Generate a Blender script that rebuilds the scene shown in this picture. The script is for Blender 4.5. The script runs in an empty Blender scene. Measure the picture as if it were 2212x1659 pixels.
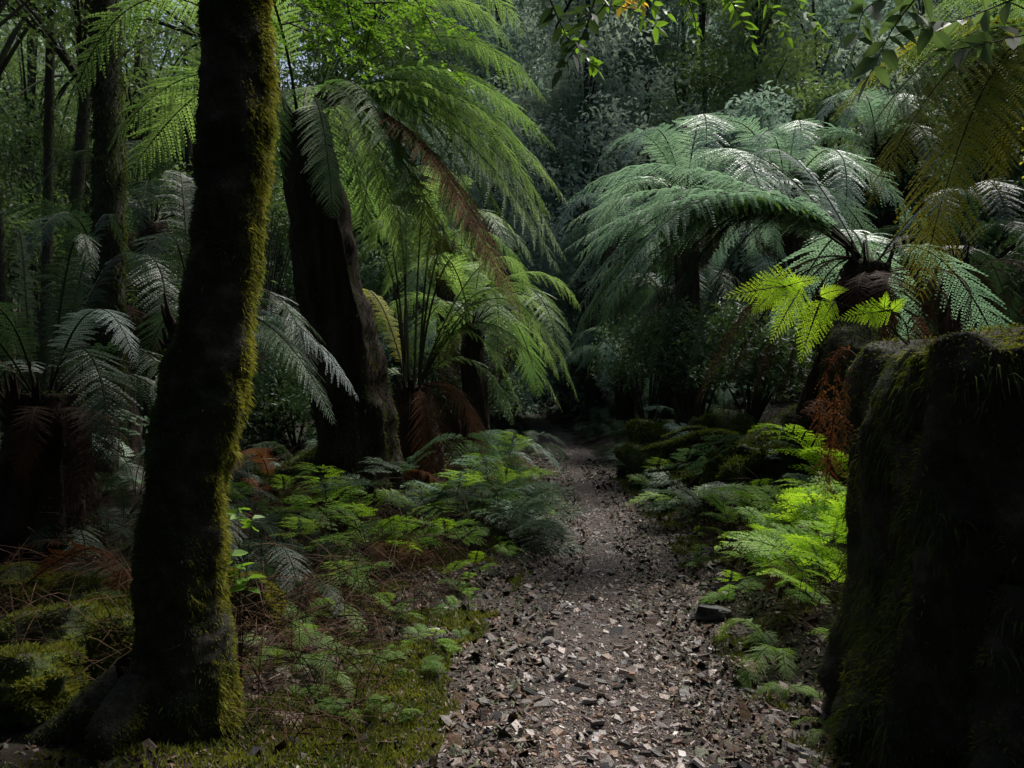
import bpy, math, numpy as np
C=bpy.context.scene.collection
F=1736.0; CZ=1.5
def P(px,py,Y): return np.array([(px-1106)/F*Y, Y, CZ-(py-829.5)/F*Y])
def A(*v): return np.array(v,float)
def nrm(v): return v/np.maximum(np.linalg.norm(v,axis=-1,keepdims=True),1e-9)
RG=np.random.default_rng
# ---------------- noise
_r=RG(5); K3=nrm(_r.normal(size=(24,3))); PH=_r.uniform(0,6.28,24); AM=_r.uniform(.7,1.4,24)
def nz(x,y,z=0.0,s=1.0,o=0):
    v=0
    for i in range(7):
        k=K3[(i+o)%24]*s*AM[(i*3+o)%24]*2.2
        v=v+np.sin(k[0]*x+k[1]*y+k[2]*z+PH[(i+o)%24]+1.3*np.sin(k[1]*x*.7-k[0]*y*.7+k[2]*z))
    return v/3.5
def fbm(x,y,z=0.0,s=1.0): return nz(x,y,z,s)+.5*nz(x,y,z,s*2.1,5)+.25*nz(x,y,z,s*4.3,11)
def sst(t): t=np.clip(t,0,1); return t*t*(3-2*t)
# ---------------- materials
def newmat(n):
    m=bpy.data.materials.new(n); m.use_nodes=True; nt=m.node_tree; nt.nodes.clear(); return m,nt
def N(nt,t,**k):
    n=nt.nodes.new(t)
    for a,b in k.items(): setattr(n,a,b)
    return n
def col(c): return (c[0],c[1],c[2],1)
def leafmat(name,c1,c2,tc=None,tr=.4,rough=.5,ns=3.0,spec=.3):
    m,nt=newmat(name); L=nt.links.new
    out=N(nt,'ShaderNodeOutputMaterial'); p=N(nt,'ShaderNodeBsdfPrincipled'); t=N(nt,'ShaderNodeBsdfTranslucent'); mx=N(nt,'ShaderNodeMixShader')
    tx=N(nt,'ShaderNodeTexCoord'); no=N(nt,'ShaderNodeTexNoise'); no.inputs['Scale'].default_value=ns; no.inputs['Detail'].default_value=3
    oi=N(nt,'ShaderNodeObjectInfo'); ad=N(nt,'ShaderNodeMath',operation='MULTIPLY_ADD'); ad.inputs[1].default_value=.45; 
    rp=N(nt,'ShaderNodeValToRGB'); rp.color_ramp.elements[0].position=.4; rp.color_ramp.elements[1].position=.95
    rp.color_ramp.elements[0].color=col(c1); rp.color_ramp.elements[1].color=col(c2)
    L(tx.outputs['Object'],no.inputs['Vector']); L(oi.outputs['Random'],ad.inputs[0]); L(no.outputs['Fac'],ad.inputs[2]); L(ad.outputs[0],rp.inputs[0])
    L(rp.outputs[0],p.inputs['Base Color']); p.inputs['Roughness'].default_value=rough; p.inputs['Specular IOR Level'].default_value=spec
    g=N(nt,'ShaderNodeMix',data_type='RGBA',blend_type='MULTIPLY'); g.inputs[0].default_value=1; g.inputs[7].default_value=col(tc or (1.6,1.5,.6))
    L(rp.outputs[0],g.inputs[6]); L(g.outputs[2],t.inputs['Color'])
    mx.inputs[0].default_value=tr; L(p.outputs[0],mx.inputs[1]); L(t.outputs[0],mx.inputs[2]); L(mx.outputs[0],out.inputs[0]); return m
def surf(name,cs,scale=6,stretch=(1,1,1),bump=.4,bscale=30,rough=.85,spec=.25,moss=None,mossz=.15):
    m,nt=newmat(name); L=nt.links.new
    out=N(nt,'ShaderNodeOutputMaterial'); p=N(nt,'ShaderNodeBsdfPrincipled')
    tx=N(nt,'ShaderNodeTexCoord'); mp=N(nt,'ShaderNodeMapping'); mp.inputs['Scale'].default_value=stretch
    n1=N(nt,'ShaderNodeTexNoise'); n1.inputs['Scale'].default_value=scale; n1.inputs['Detail'].default_value=6; n1.inputs['Roughness'].default_value=.65
    rp=N(nt,'ShaderNodeValToRGB'); e=rp.color_ramp.elements
    e[0].position=.32; e[0].color=col(cs[0]); e[1].position=.7; e[1].color=col(cs[-1])
    for i,c in enumerate(cs[1:-1]):
        k=e.new(.32+.38*(i+1)/(len(cs)-1)); k.color=col(c)
    n2=N(nt,'ShaderNodeTexNoise'); n2.inputs['Scale'].default_value=bscale; n2.inputs['Detail'].default_value=5; n2.inputs['Roughness'].default_value=.7
    b=N(nt,'ShaderNodeBump'); b.inputs['Strength'].default_value=bump; b.inputs['Distance'].default_value=.04
    L(tx.outputs['Object'],mp.inputs[0]); L(mp.outputs[0],n1.inputs['Vector']); L(mp.outputs[0],n2.inputs['Vector'])
    L(n1.outputs['Fac'],rp.inputs[0]); L(n2.outputs['Fac'],b.inputs['Height']); L(b.outputs[0],p.inputs['Normal'])
    co=rp.outputs[0]
    if moss:
        n3=N(nt,'ShaderNodeTexNoise'); n3.inputs['Scale'].default_value=scale*.5; n3.inputs['Detail'].default_value=4
        r3=N(nt,'ShaderNodeValToRGB'); r3.color_ramp.elements[0].position=.5-mossz; r3.color_ramp.elements[1].position=.62-mossz
        L(tx.outputs['Object'],n3.inputs['Vector']); L(n3.outputs['Fac'],r3.inputs[0])
        mm=N(nt,'ShaderNodeMix',data_type='RGBA'); mm.inputs[7].default_value=col(moss)
        L(r3.outputs[0],mm.inputs[0]); L(co,mm.inputs[6]); co=mm.outputs[2]
    L(co,p.inputs['Base Color']); p.inputs['Roughness'].default_value=rough; p.inputs['Specular IOR Level'].default_value=spec
    L(p.outputs[0],out.inputs[0]); return m
def chipmat(name,rough=.45):
    m,nt=newmat(name); L=nt.links.new
    out=N(nt,'ShaderNodeOutputMaterial'); p=N(nt,'ShaderNodeBsdfPrincipled'); at=N(nt,'ShaderNodeAttribute'); at.attribute_name='tint'
    tx=N(nt,'ShaderNodeTexCoord'); no=N(nt,'ShaderNodeTexNoise'); no.inputs['Scale'].default_value=60; no.inputs['Detail'].default_value=4
    mx=N(nt,'ShaderNodeMix',data_type='RGBA',blend_type='MULTIPLY'); mx.inputs[0].default_value=.6
    b=N(nt,'ShaderNodeBump'); b.inputs['Strength'].default_value=.5; b.inputs['Distance'].default_value=.01
    L(tx.outputs['Object'],no.inputs['Vector']); L(at.outputs['Color'],mx.inputs[6]); L(no.outputs['Color'],mx.inputs[7]); L(mx.outputs[2],p.inputs['Base Color'])
    L(no.outputs['Fac'],b.inputs['Height']); L(b.outputs[0],p.inputs['Normal']); p.inputs['Roughness'].default_value=rough; L(p.outputs[0],out.inputs[0]); return m
M={}
M['fern']=leafmat('fern_green',(.10,.19,.065),(.22,.33,.13),(1.4,1.45,.75),.45)
M['fernground']=leafmat('fern_ground_green',(.08,.17,.035),(.18,.30,.06),(1.5,1.4,.6),.45)
M['fernbluesheen']=leafmat('fern_blue_green_sheen',(.18,.29,.21),(.36,.48,.36),(1.05,1.2,.9),.38,.42,spec=.45)  # pale bluish tint has skylight sheen mixed into the frond colour
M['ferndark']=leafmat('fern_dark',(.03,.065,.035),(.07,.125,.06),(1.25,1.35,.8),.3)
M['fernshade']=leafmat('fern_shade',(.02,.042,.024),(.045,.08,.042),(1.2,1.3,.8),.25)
M['ferngrey']=leafmat('fern_grey_underside',(.15,.20,.18),(.26,.33,.30),(1,1.1,.95),.25,.55)
M['fernbright']=leafmat('fern_bright',(.15,.32,.03),(.29,.49,.06),(1.45,1.35,.5),.5,.5)
M['fernolive']=leafmat('fern_olive',(.19,.25,.04),(.38,.38,.065),(1.35,1.25,.5),.55,.55,spec=.15)
M['fernlime']=leafmat('fern_lime',(.34,.60,.05),(.5,.78,.09),(1.25,1.2,.5),.7,.5)
M['dead']=leafmat('dead_frond',(.07,.032,.017),(.21,.10,.05),(1.3,1.0,.6),.3,.75,spec=.1)
M['deaddark']=leafmat('dead_frond_dark',(.02,.013,.009),(.065,.038,.024),(1.2,1.0,.7),.2,.8,spec=.1)
M['leafbright']=leafmat('leaf_bright',(.09,.20,.03),(.19,.34,.06),(1.5,1.45,.6),.45,.45,20)
M['leafyellow']=leafmat('leaf_yellow',(.55,.42,.06),(.8,.62,.14),(1.2,1.1,.6),.6,.5,2)
M['leafdark']=leafmat('leaf_dark',(.03,.06,.028),(.07,.12,.05),(1.4,1.4,.7),.3,.5,2)
M['leafmid']=leafmat('leaf_mid',(.06,.11,.05),(.14,.21,.09),(1.35,1.35,.75),.42,.5,2)
M['leafhazeblue']=leafmat('leaf_haze_blue_green',(.21,.27,.22),(.38,.45,.36),(1.05,1.1,.95),.5,.6,.6,.2)  # distant foliage: haze is mixed into this paler grey-green leaf colour
M['leafhazeteal']=leafmat('leaf_haze_teal',(.15,.22,.195),(.27,.35,.29),(1.05,1.15,.95),.5,.6,.6,.2)  # teal lightened and greyed so the colour itself carries the distance haze
M['moss']=leafmat('moss_blades',(.075,.10,.024),(.21,.215,.05),(1.5,1.4,.55),.4,.8,4,.1)
M['mossdark']=leafmat('moss_dark',(.024,.038,.012),(.07,.095,.026),(1.4,1.35,.55),.3,.85,3,.1)
M['stem']=surf('stem',[(.02,.025,.01),(.05,.045,.02)],20,bump=.2)
M['deadstem']=surf('dead_stem',[(.03,.015,.01),(.09,.045,.02)],20,bump=.2)
M['mossbark']=surf('mossy_bark',[(.016,.016,.012),(.04,.038,.025),(.11,.105,.09)],9,bump=1,bscale=40,moss=(.026,.038,.012),mossz=-.02)
M['fernbark']=surf('fibrous_trunk',[(.012,.008,.006),(.032,.021,.015),(.07,.048,.035)],10,(1,1,.12),bump=1,bscale=40)
M['bark']=surf('dark_bark',[(.02,.018,.014),(.05,.047,.036)],5,(1,1,.4),bump=.8,bscale=25,moss=(.04,.058,.02),mossz=.0)
M['rock']=surf('mossy_stone',[(.02,.02,.015),(.06,.055,.04)],8,bump=.7,moss=(.05,.075,.015),mossz=.1)
M['darkrock']=surf('dark_stone',[(.012,.012,.014),(.05,.048,.05)],10,bump=.6,rough=.5,spec=.5)
M['ground']=surf('forest_floor',[(.012,.009,.006),(.03,.021,.014),(.06,.042,.028)],7,bump=1,bscale=35,moss=(.028,.042,.012),mossz=.0)
M['path']=surf('gravel_path',[(.05,.037,.031),(.105,.082,.070),(.20,.162,.142)],16,bump=1,bscale=60,rough=.55,spec=.4)
M['chips']=chipmat('stone_chips'); M['litter']=chipmat('leaf_litter',.6)
# ---------------- mesh accumulators
class Acc:
    def __init__(s): s.v=[]; s.f=[]; s.m=[]; s.n=0
    def quads(s,q,mi=0):
        q=np.asarray(q,float).reshape(-1,4,3); k=len(q)
        s.v.append(q.reshape(-1,3)); s.f.append(np.arange(k*4).reshape(-1,4)+s.n); s.m.append(np.full(k,mi)); s.n+=k*4
    def grid(s,V,F_,mi=0):
        s.v.append(V); s.f.append(F_+s.n); s.m.append(np.full(len(F_),mi)); s.n+=len(V)
    def mesh(s,name,mats,tint=None,smooth=False):
        V=np.concatenate(s.v).astype(np.float32); Q=np.concatenate(s.f).astype(np.int32); mi=np.concatenate(s.m).astype(np.int32)
        me=bpy.data.meshes.new(name); me.vertices.add(len(V)); me.vertices.foreach_set('co',V.ravel())
        me.loops.add(Q.size); me.loops.foreach_set('vertex_index',Q.ravel())
        me.polygons.add(len(Q)); me.polygons.foreach_set('loop_start',np.arange(len(Q),dtype=np.int32)*4)
        for m in mats: me.materials.append(m)
        me.polygons.foreach_set('material_index',mi)
        me.polygons.foreach_set('use_smooth',np.full(len(Q),smooth))
        if tint is not None:
            at=me.attributes.new('tint','FLOAT_COLOR','POINT'); at.data.foreach_set('color',np.c_[tint,np.ones(len(tint))].astype(np.float32).ravel())
        me.update(calc_edges=True); me.validate(); return me
def obj(name,me,parent=None,loc=None,rot=None,sc=None):
    o=bpy.data.objects.new(name,me); C.objects.link(o)
    if parent: o.parent=parent
    if loc is not None: o.location=loc
    if rot is not None: o.rotation_euler=rot
    if sc is not None: o.scale=(sc,sc,sc) if np.isscalar(sc) else sc
    return o
def tag(o,label=None,cat=None,group=None,kind=None):
    if label: o['label']=label
    if cat: o['category']=cat
    if group: o['group']=group
    if kind: o['kind']=kind
    return o
def empty(name,loc,label,cat,group=None,rz=0):
    o=bpy.data.objects.new(name,None); C.objects.link(o); o.location=loc; o.rotation_euler=(0,0,rz); o.empty_display_size=.1
    return tag(o,label,cat,group)
def cr(pts,n):
    p=np.asarray(pts,float); k=len(p); P_=np.vstack([2*p[0]-p[1],p,2*p[-1]-p[-2]])
    u=np.linspace(0,k-1,n); i=np.minimum(u.astype(int),k-2); t=(u-i)[:,None]
    a,b,c,d=P_[i],P_[i+1],P_[i+2],P_[i+3]
    return .5*((2*b)+(-a+c)*t+(2*a-5*b+4*c-d)*t*t+(-a+3*b-3*c+d)*t**3)
def tube(pts,rad,n,seg,amp=0,ns=3,ridges=0,cap=False,seed=0):
    c=cr(np.c_[np.asarray(pts,float),np.asarray(rad,float)],n); p=c[:,:3]; r=np.maximum(c[:,3],.0008)
    T=nrm(np.gradient(p,axis=0)); ref=A(0,1,0) if abs(T[:,2]).mean()>.6 else A(0,0,1)
    S=nrm(np.cross(T,ref)); U=np.cross(T,S)
    a=np.linspace(0,2*math.pi,seg,endpoint=False)
    dirs=S[:,None]*np.cos(a)[None,:,None]+U[:,None]*np.sin(a)[None,:,None]
    V=p[:,None]+dirs*r[:,None,None]
    if amp:
        k=1+amp*fbm(V[...,0]+seed,V[...,1],V[...,2],ns)
        if ridges: k=k+ .08*np.sin(a*ridges+2*nz(V[...,2]*2,a[None,:]*2,0,1))+.05*np.sin(a*ridges*2.3+1+V[...,2]*1.5)
        V=p[:,None]+dirs*(r[:,None]*k)[...,None]
    if cap:
        V=np.concatenate([V,np.repeat(V[-1:].mean(1,keepdims=True),seg,1)*1.0],0); n+=1
    i,j=np.meshgrid(np.arange(n-1),np.arange(seg),indexing='ij'); j2=(j+1)%seg
    Q=np.stack([i*seg+j,i*seg+j2,(i+1)*seg+j2,(i+1)*seg+j],-1).reshape(-1,4)
    return V.reshape(-1,3),Q
def fuzz(acc,V,Q,n,l,w,rng,grav=.5,mask=None,mi=0):
    q=V[Q]; nm=np.cross(q[:,2]-q[:,0],q[:,3]-q[:,1]); ar=np.linalg.norm(nm,axis=1)+1e-12; nn=nm/ar[:,None]
    pr=ar.copy()
    if mask is not None: pr=pr*mask(q.mean(1),nn)
    f=rng.choice(len(q),n,p=pr/pr.sum()); u,v=rng.random((2,n,1))
    pt=(q[f,0]*(1-u)+q[f,1]*u)*(1-v)+(q[f,3]*(1-u)+q[f,2]*u)*v
    d=nrm(nn[f]+rng.normal(size=(n,3))*.45-A(0,0,grav)); sd=nrm(np.cross(d,rng.normal(size=(n,3))))
    L=l*rng.uniform(.4,1.5,(n,1)); W=w*rng.uniform(.6,1.4,(n,1)); b=pt-nn[f]*w
    m_=b+d*L*.55
    acc.quads(np.stack([b,m_+sd*W,b+d*L-A(0,0,1)*L*grav*.4,m_-sd*W],1),mi)
# ---------------- fronds
def bez(p0,p1,p2,p3,n=60):
    t=np.linspace(0,1,n)[:,None]; return (1-t)**3*p0+3*(1-t)**2*t*p1+3*(1-t)*t*t*p2+t**3*p3
def lance(t): return np.clip(np.sin(np.pi*np.clip(t*.93+.05,0,1)**.85),0,1)**.8
def tri(t): return (1-t)**.85*np.clip(t*12+.35,0,1)+.02
def frondgeo(acc,pts,W,n=42,m=15,t0=.14,prof=lance,ang=20,droop=.25,rng=None,up=A(0,0,1),fill=.72,rr=.009,jit=.1,slen=None,stem=True,lift=0.,twist=0.):
    seg=np.r_[0,np.cumsum(np.linalg.norm(np.diff(pts,axis=0),axis=1))]; Ltot=seg[-1]; u=seg/Ltot
    T_=nrm(np.gradient(pts,axis=0))
    def at(t,arr): return np.stack([np.interp(t,u,arr[:,k]) for k in range(3)],-1)
    Sx=np.cross(T_,up)
    bad=np.linalg.norm(Sx,axis=1)<.15
    Sx=nrm(Sx+1e-6)
    for k in range(1,len(Sx)):
        if (Sx[k]@Sx[k-1])<0: Sx[k]=-Sx[k]
        if bad[k]: Sx[k]=Sx[k-1]
    t=t0+(1-t0)*(np.arange(n)+.5)/n; sp=(1-t0)*Ltot/n
    p=at(t,pts); T=nrm(at(t,T_)); S=nrm(at(t,Sx)); Nn=np.cross(S,T); tt=(t-t0)/(1-t0)
    s=(np.arange(m)+.6)/m
    for sd in (1,-1):
        a=math.radians(ang)*(1+.8*tt)+rng.normal(size=n)*jit*.8
        D=nrm(sd*S*np.cos(a)[:,None]+T*np.sin(a)[:,None]+Nn*(lift+rng.normal(size=n)*jit)[:,None])
        L=W*prof(tt)*(1+rng.normal(size=n)*jit)
        pos=p[:,None]+D[:,None]*(L[:,None]*s[None])[...,None]-A(0,0,1)*(droop*L[:,None]*s[None]**1.8)[...,None]
        l=(slen or sp*fill)*np.clip((1-s)**.5+.12,0,1)[None,:,None]*(1+.15*rng.normal(size=(n,m,1)))*np.clip(prof(tt)*1.6,.35,1)[:,None,None]
        w=(L/m*.6)[:,None,None]
        for g in (1,-1):
            e=nrm(g*T[:,None]+.45*D[:,None]-A(0,0,1)*(.15+.3*droop)+.1*rng.normal(size=(n,m,3)))
            acc.quads(np.stack([pos,pos+e*l*.45+D[:,None]*w,pos+e*l+D[:,None]*w*.4,pos+e*l*.45-D[:,None]*w*.8],2),0)
        tip=p+D*L[:,None]-A(0,0,1)*(droop*L)[:,None]; mid=p+D*L[:,None]*.5-A(0,0,1)*(droop*L*.29)[:,None]
        ww=T*(rr*.2)
        acc.quads(np.stack([p,mid-ww,tip,mid+ww],1),1)
    if stem:
        ps=pts[::3] if len(pts)>30 else pts
        V,Q=tube(ps,np.linspace(rr,rr*.15,len(ps)),len(ps)*2,4); acc.grid(V,Q,1)
def archcurve(p0,tip,rise,k1=.3,k2=.72,fall=.35,n=60):
    d=tip-p0; h=A(d[0],d[1],0)
    p1=p0+h*k1+A(0,0,rise); p2=p0+h*k2+A(0,0,max(0,d[2])*1.0+rise*.9 if d[2]>0 else d[2]*fall+rise*.75)
    return bez(p0,p1,p2,tip,n)
def localfrond(name,L,elev,tipz,W,mats,seed,n=40,m=12,**k):
    rng=RG(seed); a=Acc()
    h=L*.8; p0=A(0,0,0); tip=A(h,rng.normal()*.12*L,tipz*L); rise=math.tan(math.radians(elev))*h*.3
    frondgeo(a,bez(p0,A(h*.28,0,rise),A(h*.72,0.05*L*rng.normal(),rise*1.0+max(tipz,-.2)*.3*L),tip),W*L,n=n,m=m,rng=rng,**k)
    return a.mesh(name,mats)
STD={}
def std(kind,leaf,stem):
    if kind not in STD:
        STD[kind]=[localfrond('frond',1,e,z,w,[M[leaf],M[stem]],100+i*7,droop=dr,rr=.007) for i,(e,z,w,dr) in enumerate([(60,-.25,.18,.3),(50,-.4,.19,.4),(68,.05,.17,.2),(40,-.6,.18,.5),(55,-.1,.19,.3)])]
    return STD[kind]
def treefern(label,cat,base,crown,r0,r1,kind,leaf,nf,L,seed,group=None,moss=0,hero=None,heroleaf=None,dead=0,skipang=None,name='tree_fern',hw_=.15,hn=52,hm=15):
    rng=RG(seed); root=empty(name,base,label,cat,group); b=A(*base); c=A(*crown)-b
    hgt=c[2]; a=Acc()
    pts=[A(0,0,-.15),A(c[0]*.15,c[1]*.15,hgt*.25),A(c[0]*.6,c[1]*.6,hgt*.65),c]
    V,Q=tube(pts,[r0*1.15,r0,(r0+r1)/2,r1],int(20+hgt*14),36,.10,5,ridges=9,cap=True,seed=seed); a.grid(V,Q)
    for k in range(26):
        th=rng.uniform(0,6.28); z=hgt*rng.uniform(.72,1.0); f=z/hgt; q=c*A(1,1,0)*f**1.0+A(0,0,z)
        d=A(math.cos(th),math.sin(th),0); st=q+d*r1*.8; v,qq=tube([st,st+d*.06+A(0,0,.10),st+d*.09+A(0,0,.22*rng.uniform(.6,1.3))],[.02,.016,.008],5,5); a.grid(v,qq)
    obj('trunk',a.mesh('fern_trunk',[M['fernbark']],smooth=True),root)
    if moss:
        f=Acc(); fuzz(f,V,Q,moss,.04,.006,rng,.6,lambda p,n:np.clip(.9-p[:,2]/hgt*.9,.03,1)**2+ (p[:,2]>hgt*.93)*.7)
        tag(obj('moss',f.mesh('trunk_moss',[M['mossdark']]),root),kind='stuff')
    lf=std(kind,leaf,'stem')
    for k in range(nf):
        th=k*2.39996+rng.uniform(-.2,.2)
        if skipang and skipang(th%6.2832): continue
        obj('frond',lf[k%len(lf)],root,c+A(math.cos(th),math.sin(th),0)*r1*.4,(rng.normal()*.1,rng.normal()*.12,th),L*rng.uniform(.8,1.12))
    for h in (hero or []):
        tip=A(*h['t'])-b; lg=np.linalg.norm(tip-c); ac=Acc()
        d=nrm((tip-c)*A(1,1,0)); p0=c+d*r1*.4
        frondgeo(ac,archcurve(p0,tip,h.get('r',.5),h.get('k1',.3),h.get('k2',.72),h.get('f',.3)),h.get('w',hw_)*lg,n=h.get('n',hn),m=h.get('m',hm),rng=rng,droop=h.get('d',.4),rr=h.get('rr',.011),t0=h.get('t0',.14),ang=h.get('a',22))
        o=obj('frond',ac.mesh('frond',[M[h.get('l',heroleaf or leaf)],M['stem' if h.get('l')!='dead' else 'deadstem']]),root)
        if h.get('l')=='dead': o['label']='dead brown frond'
    ds=std('deaddark','deaddark','deadstem') if dead else None
    for k in range(dead):
        th=k*2.39996+.9; q=c*A(.96,.96,1)+A(0,0,-.12)
        o=obj('frond',ds[k%5],root,q+A(math.cos(th),math.sin(th),0)*r1*.8,(rng.normal()*.15,rng.uniform(.9,1.3),th),L*rng.uniform(.4,.65)); o['label']='dead brown frond hanging against the trunk'
    return root
# ---------------- terrain
PY=[0,3.14,4.57,7.04,9.63,15.3,25.9,43,200]; PX=[.35,.44,.46,.80,1.02,1.10,1.17,.8,.8]; PW=[.95,.93,.87,.72,.72,.68,.55,.42,.4]
def pc(y): return np.interp(y,PY,PX)
def hw(y): return np.interp(y,PY,PW)
def H(x,y):
    x=np.asarray(x,float); y=np.asarray(y,float); dx=x-pc(y); d=np.abs(dx)-hw(y)+.19*nz(x,y,0,1.6)+.10*nz(x,y,0,6)
    pf=1-sst((y-40)/4)
    d=np.where(pf<1,np.maximum(d,d*pf+2*(1-pf)),d)
    right=(dx>0)
    e=sst(d/.7)*np.where(right,.20,.10)+sst((d-.5)/2.5)*np.where(right,.35,.22)+.07*np.maximum(d-2.5,0)+.32*np.maximum(d-13,0)
    e=e+np.where(right,.55*sst((d-.7)/1.4)*sst((y-6.5)/2)*sst((18-y)/4),0)
    e=e+sst(d/.8)*(.07*fbm(x,y,0,1.1)+.02*nz(x,y,0,9))
    e=e-.08*(1-sst((d+.12)/.16))
    e=e+(.9-.62*sst((-x-8)/12))*np.maximum(y-42,0)+.2*np.maximum(-y-6,0)
    return np.minimum(e,85+3*nz(x,y,0,.05))
def spaced(lo,hi,c,fine,coarse):
    out=[c]; 
    x=c
    while x<hi: x+=fine+abs(x-c)*coarse; out.append(x)
    x=c
    while x>lo: x-=fine+abs(x-c)*coarse; out.append(x)
    return np.array(sorted(out))
def gridmesh(X,Y,Z,name,mats):
    n,m=X.shape; i,j=np.meshgrid(np.arange(n-1),np.arange(m-1),indexing='ij')
    Q=np.stack([i*m+j,(i+1)*m+j,(i+1)*m+j+1,i*m+j+1],-1).reshape(-1,4); a=Acc(); a.grid(np.stack([X,Y,Z],-1).reshape(-1,3),Q); return a.mesh(name,mats,smooth=True)
xs=spaced(-400,400,.6,.045,.028); ys=spaced(-300,400,3.,.05,.022)
X,Y=np.meshgrid(xs,ys,indexing='ij')
tag(obj('ground',gridmesh(X,Y,H(X,Y),'ground',[M['ground']])),'dark forest floor of soil, litter and moss','ground',kind='structure')
def PZ(x,y): return .02*nz(x,y,0,1.2)+.008*nz(x,y,0,7)-.012
ys=np.concatenate([np.arange(-4,12,.05),np.arange(12,42,.15)]); us=np.linspace(-1,1,60)
Y,U=np.meshgrid(ys,us,indexing='ij'); X=pc(Y)+U*(hw(Y)+.4)
tag(obj('path',gridmesh(X.T,Y.T,PZ(X,Y).T,'path',[M['path']])),'narrow gravel path running into the forest','path',kind='structure')
def Z(x,y):
    return np.maximum(H(x,y),np.where(np.abs(x-pc(y))<hw(y)+.38,PZ(x,y),-9))
# ---------------- chips
def chips(acc,x,y,z,size,rng,flat=.3,tilt=.35):
    n=len(x); base=np.array([[-1,-.7],[.9,-.8],[1,.7],[-.8,.9]]); s=size[:,None,None]
    b=base[None]*(1+rng.uniform(-.45,.45,(n,4,2)))*s*np.stack([np.ones(n),rng.uniform(.35,1,n)],-1)[:,None]
    th=rng.uniform(0,6.28,n); c,s_=np.cos(th)[:,None],np.sin(th)[:,None]
    b=np.stack([b[...,0]*c-b[...,1]*s_,b[...,0]*s_+b[...,1]*c],-1)
    tx,ty=rng.normal(size=(2,n,1,1))*tilt
    hgt=(size*flat*rng.uniform(.5,1.5,n))[:,None]
    top=b*.75
    ctr=np.stack([x,y,z],-1)[:,None]
    bo=np.concatenate([b,(b[...,:1]*tx+b[...,1:]*ty)-hgt[...,None]*.5],-1)+ctr
    to=np.concatenate([top,(top[...,:1]*tx+top[...,1:]*ty)+hgt[...,None]*.8],-1)+ctr
    V=np.concatenate([bo,to],1).reshape(-1,3); k=np.arange(n)[:,None,None]*8
    f=np.array([[4,5,6,7],[0,1,5,4],[1,2,6,5],[2,3,7,6],[3,0,4,7]])
    acc.grid(V,(f[None]+k).reshape(-1,4))
rng=RG(11)
n=90000; y=2.3*np.exp(rng.uniform(0,1,n)**1.2*math.log(28/2.3)); x=pc(y)+np.clip(rng.normal(size=n)*.52,-1.35,1.35)*hw(y)
kp=(fbm(x,y,0,1.7)>-.6)|(rng.random(n)<.4); x,y=x[kp],y[kp]; n=len(x)
sz=.0031*np.exp(rng.normal(size=n)*.68)*(1+.03*y); big=(rng.random(n)<.03)&(y<4.2+rng.random(n)*2.5); sz=np.where(big,rng.uniform(.014,.038,n),np.minimum(sz,.016))
a=Acc(); chips(a,x,y,Z(x,y)+.002,sz,rng)
pal=np.array([[.30,.235,.205],[.18,.13,.105],[.38,.32,.285],[.10,.08,.07],[.27,.165,.11],[.55,.5,.46],[.05,.045,.042]])
ci=rng.choice(7,n,p=[.22,.24,.08,.16,.22,.01,.07]); ci=np.where(big,rng.choice(7,n,p=[.22,.14,.24,.12,.10,.08,.10]),ci); tint=np.repeat(pal[ci]*rng.uniform(.65,1.2,(n,1))*np.clip(1.05-.02*(y[:,None]-5),.7,1.1),8,0)
tag(obj('gravel',a.mesh('gravel',[M['chips']],tint)),'loose stone chips and flakes strewn over the path','gravel',kind='stuff')
n=50000; y=2.4*np.exp(rng.random(n)*math.log(16/2.4)); sg=rng.choice([-1,1],n); x=pc(y)+sg*(hw(y)+rng.gamma(1.3,.8,n)-.6)
a=Acc(); chips(a,x,y,Z(x,y)+.004,.009*np.exp(rng.normal(size=n)*.5)*(1+.04*y),rng,.08,.6)
pal=np.array([[.14,.07,.04],[.08,.045,.028],[.04,.03,.02],[.18,.11,.06],[.08,.09,.03]])
tint=np.repeat(pal[rng.choice(5,n)]*rng.uniform(.6,1.2,(n,1)),8,0)
tag(obj('leaf_litter',a.mesh('leaf_litter',[M['litter']],tint)),'brown fallen leaves and bark flakes beside the path','leaf litter',kind='stuff')
n=16000; y=3.2*np.exp(rng.random(n)*math.log(16/3.2)); sg=rng.choice([-1,1],n,p=[.6,.4]); x=pc(y)+sg*(hw(y)+.1+rng.gamma(1.6,.8,n)); p=np.stack([x,y,Z(x,y)+rng.random(n)**2*.4],-1)
d=nrm(rng.normal(size=(n,3))*A(1,1,.7)); L=rng.uniform(.06,.3,(n,1)); s=nrm(np.cross(d,rng.normal(size=(n,3))))*.0024; mid=p+A(0,0,1)*L*.12
a=Acc(); a.quads(np.stack([p-d*L,mid+s,p+d*L,mid-s],1)); tag(obj('twigs',a.mesh('twigs',[M['deadstem']])),'tangle of thin dry brown stems in the undergrowth','twigs',kind='stuff')
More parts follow.
